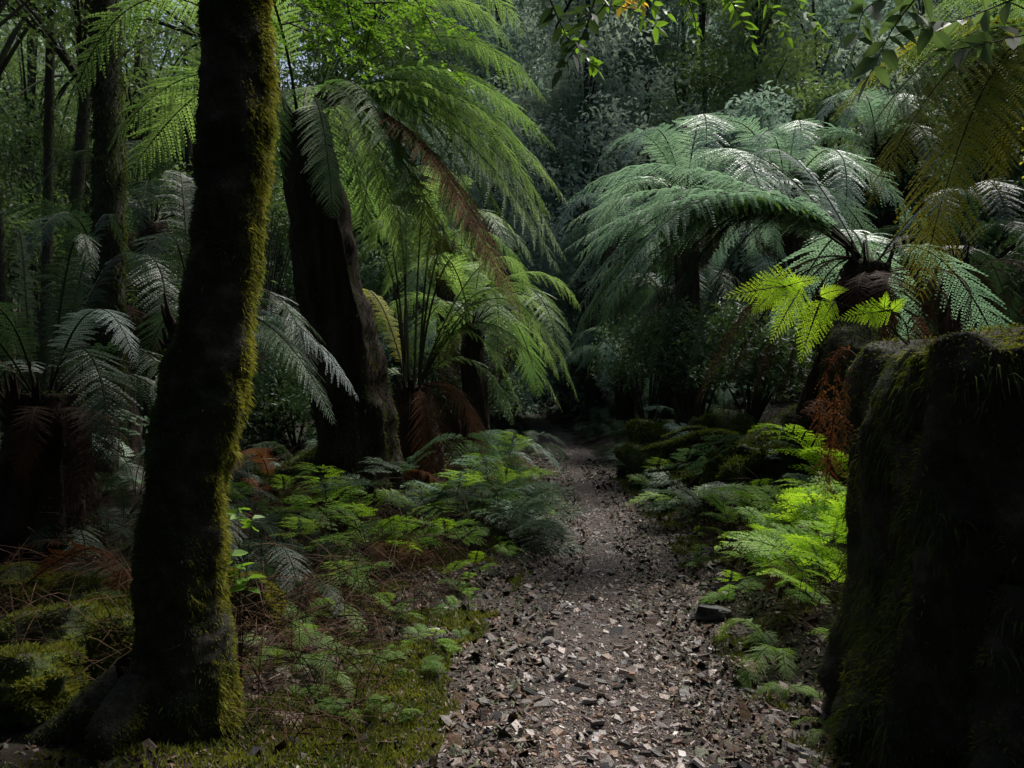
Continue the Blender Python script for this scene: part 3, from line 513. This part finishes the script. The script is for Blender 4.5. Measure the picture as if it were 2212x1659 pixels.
for i in range(60):
    sd=-1 if i%3 else 1; Yd=rng.uniform(4.2,11); x=float(pc(Yd)+sd*(hw(Yd)+rng.uniform(.4,2.8)))
    tag(obj('dead_frond',ds[i%5],None,(x,Yd,float(Z(x,Yd))+.06),(rng.normal()*.4,rng.uniform(-.4,.3),rng.uniform(0,6.28)),rng.uniform(.4,1.0)),'fallen brown fern frond lying in the undergrowth '+('left' if sd<0 else 'right')+' of the path','dead frond','fallen brown fronds '+('left' if sd<0 else 'right')+' of the path')
# ---------------- overhanging leaf branches
def bigleaf(acc,p,d,L,w,rng):
    up=nrm(A(0,0,1)+rng.normal(size=3)*.5); s=nrm(np.cross(d,up)); nn=np.cross(s,d); t=p+d*L-A(0,0,.12*L)
    for g in (1,-1):
        acc.quads(np.stack([p,p+d*L*.3+s*g*w+nn*w*.3,p+d*L*.68+s*g*w*.75+nn*w*.2-A(0,0,.04*L),t])[None],0)
def leafbranch(label,anchor,twigs,leaf,mat,seed,name='overhanging_branch'):
    rng=RG(seed); an=A(*anchor); root=empty(name,an,label,'branch'); la=Acc(); ta=Acc()
    for tw in twigs:
        c=cr([A(*q)-an for q in tw],24); full=cr([A(0,0,0),(c[0])*.5+A(0,0,.15),c[0]],8); v,q=tube(full,np.linspace(.014,.006,8),10,5); ta.grid(v,q)
        v,q=tube(c,np.linspace(.004,.001,24),24,4); ta.grid(v,q); T=nrm(np.gradient(c,axis=0))
        k=int(np.linalg.norm(c[-1]-c[0])/(leaf*.6))+2
        for i in range(k):
            for g in (1,-1):
                j=min(23,max(0,int((i+.5+rng.normal()*.25)/k*23)))
                s=nrm(np.cross(T[j],nrm(A(0,-1,.6)+rng.normal(size=3)*.5))); d=nrm(s*g+T[j]*.5-A(0,0,.1)+rng.normal(size=3)*.3); bigleaf(la,c[j],d,leaf*rng.uniform(.6,1.2),leaf*.24,rng)
        bigleaf(la,c[-1],T[-1],leaf,leaf*.24,rng)
    obj('branch',ta.mesh('branch',[M['bark']]),root); obj('foliage',la.mesh('branch_foliage',[M[mat]]),root)
leafbranch('twigs of dark pointed leaves hanging at the top centre',P(1250,-250,3.4),[[P(1180,-20,3.3),P(1215,60,3.3),P(1240,110,3.3)],[P(1290,-20,3.2),P(1262,70,3.2),P(1215,150,3.2)],[P(1330,-30,3.4),P(1290,30,3.4),P(1255,30,3.4)]],.085,'leafdark',1)
leafbranch('bright green leafy twig drooping right of the top centre',P(1480,-260,3.6),[[P(1300,10,3.8),P(1360,20,3.8),P(1420,60,3.8)],[P(1480,-20,3.8),P(1500,40,3.8),P(1505,90,3.8)],[P(1560,-20,4),P(1590,20,4),P(1625,90,4)],[P(1700,-30,4),P(1730,20,4),P(1770,60,4)],[P(1200,60,4),P(1260,110,4),P(1290,150,4)],[P(1600,-40,4.2),P(1660,10,4.2),P(1700,80,4.2)],[P(1380,-40,4.2),P(1400,0,4.2),P(1440,30,4.2)]],.065,'leafbright',2)
leafbranch('small spray of golden yellow leaves at the very top centre',P(1360,-260,5),[[P(1330,-50,5),P(1345,-10,5),P(1340,15,5)],[P(1370,-50,5),P(1375,-15,5),P(1385,10,5)],[P(1350,-60,5.1),P(1360,-10,5.1),P(1362,20,5.1)]],.07,'leafyellow',7)
leafbranch('large leaved shady branch in the top right corner',P(2350,-200,3),[[P(2000,-30,3),P(1930,60,3),P(1880,160,3)],[P(2212,-10,3),P(2080,40,3),P(1990,60,3)],[P(2280,60,2.9),P(2150,90,2.9),P(2050,110,2.9)],[P(1960,-30,3.1),P(1870,20,3.1),P(1850,90,3.1)]],.11,'leafmid',3)
def sapling(label,px,py0,Yd,tips,leaf,seed):
    b_=P(px,py0,Yd); b_[2]=float(Z(b_[0],b_[1])); rng=RG(seed); root=empty('sapling',b_,label,'sapling'); la=Acc();ta=Acc()
    for t in tips:
        t=A(*t)-b_; c=cr([A(0,0,0),t*A(.4,.4,.6),t],14); v,q=tube(c,np.linspace(.004,.001,14),14,4); ta.grid(v,q)
        for i in range(5):
            th=i*1.26+rng.random(); bigleaf(la,c[-1]-A(0,0,.012*i),nrm(A(math.cos(th),math.sin(th),.1+.1*rng.normal())),leaf*rng.uniform(.7,1.1),leaf*.25,rng)
    obj('stem',ta.mesh('sapling_stem',[M['stem']]),root); obj('foliage',la.mesh('sapling_leaves',[M['leafbright']]),root)
sapling('slim sapling with a few bright leaves just right of the leaning trunk',520,1300,3.9,[P(515,1100,3.9),P(545,1120,3.9)],.075,5)
sapling('low sapling with larger bright leaves below the slim one',520,1330,3.7,[P(515,1225,3.6),P(535,1250,3.6),P(500,1200,3.6)],.09,6)
# ---------------- mossy rocks, logs
for i,(px,py,Yd,sx,sy,sz,lab) in enumerate([(140,1520,3.7,.30,.26,.2,'rounded boulder thick with yellow green moss at the lower left'),(60,1620,3.3,.22,.2,.17,'mossy boulder in the bottom left corner'),(215,1440,4.3,.28,.22,.16,'small mossy boulder behind the rounded one at left'),(525,1360,4.6,.15,.15,.2,'upright mossy stone just right of the leaning trunk'),(40,1430,4.6,.28,.22,.14,'low mossy boulder at the left edge'),
  (1490,960,9.6,.55,.4,.30,'low mossy mound on the right bank beneath the broad tree fern'),(1590,930,10.5,.6,.4,.45,'taller mossy mound behind the low one on the right bank'),(640,1010,8.8,.7,.5,.35,'mossy mound between the leaning trunk and the tall fern trunk'),(1400,940,13,.5,.4,.4,'small mossy mound near the bend on the right'),(1640,960,8.6,.5,.4,.35,'mossy mound just left of the stump ferns'),(1440,930,11.5,.6,.4,.45,'mossy mound between the low mound and the bend')]):
    q=P(px,py,Yd); z=float(H(q[0],q[1])); me,V,Q=rockmesh(i+2,sx,sy,sz,[M['rock']],30,.40); root=empty('mossy_boulder',(q[0],q[1],z+sz*.25),lab,'boulder'); obj('stone',me,root)
    far=Yd>6; f=Acc(); fuzz(f,V,Q,11000,.05 if far else .026,.007 if far else .003,RG(i),.2,lambda p,n:np.clip(n[:,2]+.3,0.02,1)*(.15+(fbm(p[:,0],p[:,1],p[:,2],5)>-.4))); tag(obj('moss',f.mesh('moss',[M['mossdark' if far else 'moss']]),root),kind='stuff')
def log(label,pts,rad,seed,mossn=8000,mm='mossdark',side=None,name='fallen_log'):
    p0=A(*pts[0]); a=Acc(); V,Q=tube([A(*p)-p0 for p in pts],rad,60,18,.12,5,seed=seed); a.grid(V,Q)
    for s in (side or []):
        v,q=tube([A(*p)-p0 for p in s],[.03,.022,.01],14,8,.15,8); a.grid(v,q)
    VV=np.concatenate(a.v); QQ=np.concatenate(a.f)
    root=empty(name,p0,label,'log'); obj('trunk',a.mesh('log',[M['mossbark']],smooth=True),root)
    f=Acc(); fuzz(f,VV,QQ,mossn,.03,.004,RG(seed),.3,lambda p,n:np.clip(n[:,2]+.4,.03,1)); tag(obj('moss',f.mesh('moss',[M[mm]]),root),kind='stuff')
log('mossy fallen log lying behind the boulders at lower left',[P(-150,1330,5.2),P(100,1345,5.1),P(330,1350,5.2)],[.16,.15,.13],4)
log('thin dark branch lying across the mossy boulders',[P(40,1350,4),P(120,1420,3.9),P(270,1480,3.9)],[.022,.018,.010],5,900)
log('moss draped fallen branches on the bank right of the path',[P(1590,955,8.6),P(1530,945,8.6),P(1450,960,8.5),P(1385,975,8.4)],[.09,.07,.045,.015],6,8000,'mossdark',[[P(1540,950,8.6),P(1480,1005,8.5),P(1400,1020,8.4)],[P(1560,945,8.6),P(1500,925,8.7),P(1430,945,8.6)]])
log('dark rotting log slanting down the right bank behind the bright ferns',[P(1760,900,9.2),P(1640,965,9),P(1540,1030,8.6)],[.2,.17,.12],12,6000)
log('dark rotten stub standing on the right bank',[P(1850,1000,7.2),P(1840,800,7.2),P(1850,700,7.3)],[.3,.26,.2],9,4000)
rng=RG(55); n=110000; y=2.5*np.exp(rng.random(n)*math.log(13/2.5)); sg=np.where(rng.random(n)<.72,-1,1); x=pc(y)+sg*(hw(y)+rng.gamma(1.4,.6,n)-.2)
k=(fbm(x,y,0,2.2)>-.1); x=x[k];y=y[k]; n=len(x); p=np.stack([x,y,Z(x,y)],-1); d=nrm(rng.normal(size=(n,3))*.6+A(0,0,1)); s=nrm(np.cross(d,rng.normal(size=(n,3)))); L=rng.uniform(.01,.035,(n,1))*(1+.08*y[:,None]); w=.0035*(1+.1*y[:,None])
a=Acc(); a.quads(np.stack([p,p+d*L*.5+s*w,p+d*L,p+d*L*.5-s*w],1))
tag(obj('ground_moss',a.mesh('ground_moss',[M['moss']])),'yellow green moss carpeting the path verges','moss',kind='stuff')
# ---------------- trees: left forest
rng=RG(88)
def tree(label,x,y,h,r,crownc,R,k,n,size,mat,seed,group=None,lean=0,moss=0,rmin=.8,rmax=1.5,name='tree',sq=.6):
    rng=RG(seed); b_=A(x,y,float(H(x,y))-.1); root=empty(name,b_,label,'tree',group); a=Acc()
    pts=[A(0,0,0),A(lean*.3+.05*rng.normal(),0,h*.3),A(lean*.6+.1*rng.normal(),.1*rng.normal(),h*.6),A(lean,0,h)]
    V,Q=tube(pts,[r*1.3,r,r*.85,r*.4],int(20+h*5),20,.1,4,seed=seed); a.grid(V,Q); obj('trunk',a.mesh('tree_trunk',[M['bark']],smooth=True),root)
    if moss:
        f=Acc(); fuzz(f,V,Q[:len(Q)*7//10],moss,.05,.007,rng,.8,lambda p,n:.1+(fbm(p[:,0],p[:,1],p[:,2],3)>0)); tag(obj('moss',f.mesh('moss',[M['mossdark']]),root),kind='stuff')
    crownof(root,A(*crownc),R,k,n,size,mat,rng,rmin,rmax,pts[2],sq,limb=r*.35); return root
q=P(228,600,8.5); tree('thick mossy tree trunk rising on the left behind the ferns',q[0],q[1],9,.15,A(-.6,0,7.5),2.0,18,4500,.12,'leafmid',701,lean=.05,moss=9000)
for i,(px,Yd,r) in enumerate([(20,10,.06),(95,13,.08),(150,11.5,.09),(330,14,.09),(385,12,.07),(60,17,.12),(300,18,.12),(190,16,.1),(410,17,.1),(-60,12,.12),(480,20,.12),(270,23,.13),(120,22,.14)]):
    q=P(px,600,Yd); tree('slender dark trunk in the dim forest at the upper left',q[0],q[1],8+rng.uniform(0,4),r,A(0,0,7+rng.uniform(-1,1.5)),2.0,18,3200,.11,'leafmid',710+i,'slender trees in the dim left forest',lean=rng.normal()*.25,moss=1500 if Yd<15 else 0,rmin=.5,rmax=1.0)
for i in range(18):
    px=rng.uniform(-50,560); Yd=rng.uniform(13,26); q=P(px,800,Yd); c=P(px,rng.uniform(280,620),Yd); b_=A(q[0],q[1],float(H(q[0],q[1])))
    root=empty('shrub',b_,'small leaved shrub in deep shade among the left trees','shrub','shade shrubs among the left trees')
    crownof(root,A(0,0,max(1.2,c[2]-b_[2])),1.8,14,4000,.11,'leafdark' if i%2 else 'leafmid',rng,.5,.9,A(0,0,.1),.8,limb=.03)
for i,(px,py,Yd,R,mt,lab) in enumerate([(1400,760,16.5,1.0,'leafdark','dark shrub on the right bank just before the bend'),(1500,740,12.5,.9,'leafdark','dark shrub filling the shade beneath the broad right fern'),(1620,760,11.5,.9,'leafdark','dark shrub deep behind the dead fronds of the right fern'),(1110,800,34,1.3,'leafmid','low shrub at the left of the path end'),(1250,790,32,1.3,'leafhazeteal','low shrub at the right of the path end'),(1165,770,45,2.6,'leafmid','rounded shrub blocking the very end of the path'),(640,860,11.5,.9,'leafdark','dark shrub in the gap left of the tall fern trunk'),(1000,840,16,1.0,'leafdark','dark shrub behind the short tree fern by the path')]):
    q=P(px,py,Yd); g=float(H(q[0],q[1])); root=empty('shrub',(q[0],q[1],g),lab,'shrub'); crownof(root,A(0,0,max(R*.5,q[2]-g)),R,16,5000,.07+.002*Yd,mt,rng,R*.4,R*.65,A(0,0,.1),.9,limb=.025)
# background trees
def bgtree(label,x,y,h,mat,seed,group,size=.2,n=11000,wide=.28,nm_='tree'):
    rng=RG(seed); b_=A(x,y,float(H(x,y))-.2); root=empty(nm_,b_,label,'tree',group); a=Acc(); V,Q=tube([A(0,0,0),A(.2*rng.normal(),0,h*.45),A(.3*rng.normal(),0,h*.85)],[.18,.12,.03],20,8,.1); a.grid(V,Q)
    cen=[];rd=[]
    for k in range(54):
        t=rng.uniform(.04,1); R=min(wide*h,4.5)*(1.05-t)**.5*rng.uniform(.1,1.1); th=rng.uniform(0,6.28); c=A(math.cos(th)*R,math.sin(th)*R,t*h); cen.append(c); rd.append(min(h*.09,1.35)*rng.uniform(.5,1.3))
        if k<16:
            v,q=tube([A(0,0,t*h*.8),c*.55+A(0,0,t*h*.4),c],[.05,.03,.01],8,5); a.grid(v,q)
    obj('trunk',a.mesh('tree_trunk',[M['bark']],smooth=True),root)
    l=Acc(); cloud(l,rng,np.array(cen),np.array(rd),n,size,.5,.6); obj('crown',l.mesh('crown',[M[mat]]),root)
bg=[(1060,24,10,'leafhazeblue'),(1180,27,10,'leafhazeblue'),(1290,33,14,'leafhazeteal'),(1400,30,11,'leafhazeteal'),(1520,34,14,'leafmid'),(1640,27,11,'leafmid'),(1760,30,13,'leafhazeteal'),(1880,24,11,'leafhazeblue'),(2020,26,12,'leafdark'),(2160,22,10,'leafmid'),(2300,24,12,'leafdark'),
(980,34,15,'leafhazeteal'),(1120,36,15,'leafhazeblue'),(1230,38,16,'leafhazeblue'),(1350,39,14,'leafhazeblue'),(1460,38,17,'leafhazeteal'),(1580,38,18,'leafhazeteal'),(1700,37,17,'leafmid'),(1850,36,17,'leafhazeteal'),(2000,36,17,'leafhazeblue'),(2150,34,16,'leafdark'),(860,30,14,'leafmid'),(740,28,13,'leafmid'),(600,30,14,'leafmid'),(450,32,13,'leafmid'),(300,34,12,'leafmid'),(150,32,11,'leafmid'),(0,30,10,'leafmid'),(-150,28,11,'leafdark'),(900,38,17,'leafhazeteal'),(700,36,16,'leafmid'),
(1950,17,6.5,'leafdark'),(2130,15,6.5,'leafdark'),(2260,17,9,'leafdark'),(1780,19,8,'leafmid'),(1620,20,8,'leafhazeteal'),(1080,29,0,'leafhazeteal'),(1200,31,0,'leafhazeblue'),(1340,34,0,'leafhazeteal'),(1470,31,0,'leafmid'),(1640,33,0,'leafhazeteal')]
nm={'leafhazeblue':'grey green','leafhazeteal':'dark blue green','leafdark':'very dark green','leafmid':'mid green'}
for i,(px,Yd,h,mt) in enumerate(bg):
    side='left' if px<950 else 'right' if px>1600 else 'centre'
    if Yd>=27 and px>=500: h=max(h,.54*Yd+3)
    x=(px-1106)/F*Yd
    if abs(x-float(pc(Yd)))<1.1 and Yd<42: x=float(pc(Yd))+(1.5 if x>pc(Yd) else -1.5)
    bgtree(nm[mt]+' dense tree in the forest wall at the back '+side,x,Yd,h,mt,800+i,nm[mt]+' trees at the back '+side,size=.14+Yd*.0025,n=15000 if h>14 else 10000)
for i in range(50):
    Yd=rng.uniform(43,75); x=rng.uniform(-.65,.75)*Yd; mt=['leafhazeteal','leafhazeblue','leafmid','leafhazeblue'][i%4]
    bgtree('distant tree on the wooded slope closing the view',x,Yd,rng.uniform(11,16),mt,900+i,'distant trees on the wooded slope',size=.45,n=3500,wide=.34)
n=60000; y=rng.uniform(38,110,n); x=rng.uniform(-.8,.8,n)*y; zz=H(x,y)+rng.random(n)**2*2.0
nn=nrm(rng.normal(size=(n,3))+A(0,-.5,.8)); e=nrm(np.cross(nn,rng.normal(size=(n,3)))); w=np.cross(nn,e); L=rng.uniform(.3,.9,(n,1))*(y[:,None]/60); p=np.stack([x,y,zz],-1)
a=Acc(); a.quads(np.stack([p,p+e*L*.5+w*L*.25,p+e*L,p+e*L*.5-w*L*.25],1)); tag(obj('hillside_scrub',a.mesh('hillside_scrub',[M['leafhazeteal']])),'dense dark scrub covering the slope behind the trees','scrub',kind='stuff')
for i,(x,y,h,cx,cz,R) in enumerate([(-4.5,-1,9,1.0,7,3.2),(4.5,-1.5,9,-1,7,3.5),(-7,3,10,.5,7.5,2.8),(9.5,2,10,0,8,2.8),(0.5,-6,9,0,5.5,4),(-5,-6,8,0,4.5,4),(6,-6,8,0,4.5,4),(12.5,9,11,0,8.5,3.2),(-5.5,-3.5,6,0,3,3),(5.5,-3.5,6,0,3,3),(-9,1,6,0,3.5,3),(9,1,6,0,3.5,3)]):  # unseen trees added so their crowns cut skylight around the camera
    tree('unseen tree added around the viewpoint to block skylight',x,y,h,.2,A(cx,0,cz),R,34,4200,.36,'leafdark',1000+i,'added skylight blocking trees around the viewpoint',rmin=1.1,rmax=1.9,sq=.45)
# ---------------- light, world, camera
w=bpy.data.worlds.new('World'); bpy.context.scene.world=w; w.use_nodes=True; nt=w.node_tree
sd=nrm(A(.34,.42,.86)); el=math.asin(sd[2]); az=math.atan2(sd[0],sd[1])
sk=nt.nodes.new('ShaderNodeTexSky'); sk.sky_type='NISHITA'; sk.sun_disc=False; sk.sun_elevation=el; sk.sun_rotation=az; sk.air_density=1; sk.dust_density=4
bgn=nt.nodes['Background']; bgn.inputs[1].default_value=.15; nt.links.new(sk.outputs[0],bgn.inputs[0])
L=bpy.data.lights.new('sun','SUN'); L.energy=5; L.angle=math.radians(22); L.color=(1,.97,.91); o=bpy.data.objects.new('sun',L); C.objects.link(o)
from mathutils import Vector
o.rotation_euler=Vector(-sd).to_track_quat('-Z','Y').to_euler()
cam=bpy.data.cameras.new('camera'); cam.lens=36*F/2212; cam.sensor_width=36; cam.clip_end=2000; cam.clip_start=.05
o=bpy.data.objects.new('camera',cam); C.objects.link(o); o.location=(0,0,CZ); o.rotation_euler=(math.pi/2,0,0); bpy.context.scene.camera=o
bpy.context.scene.view_settings.view_transform='Standard'; bpy.context.scene.view_settings.look='None'
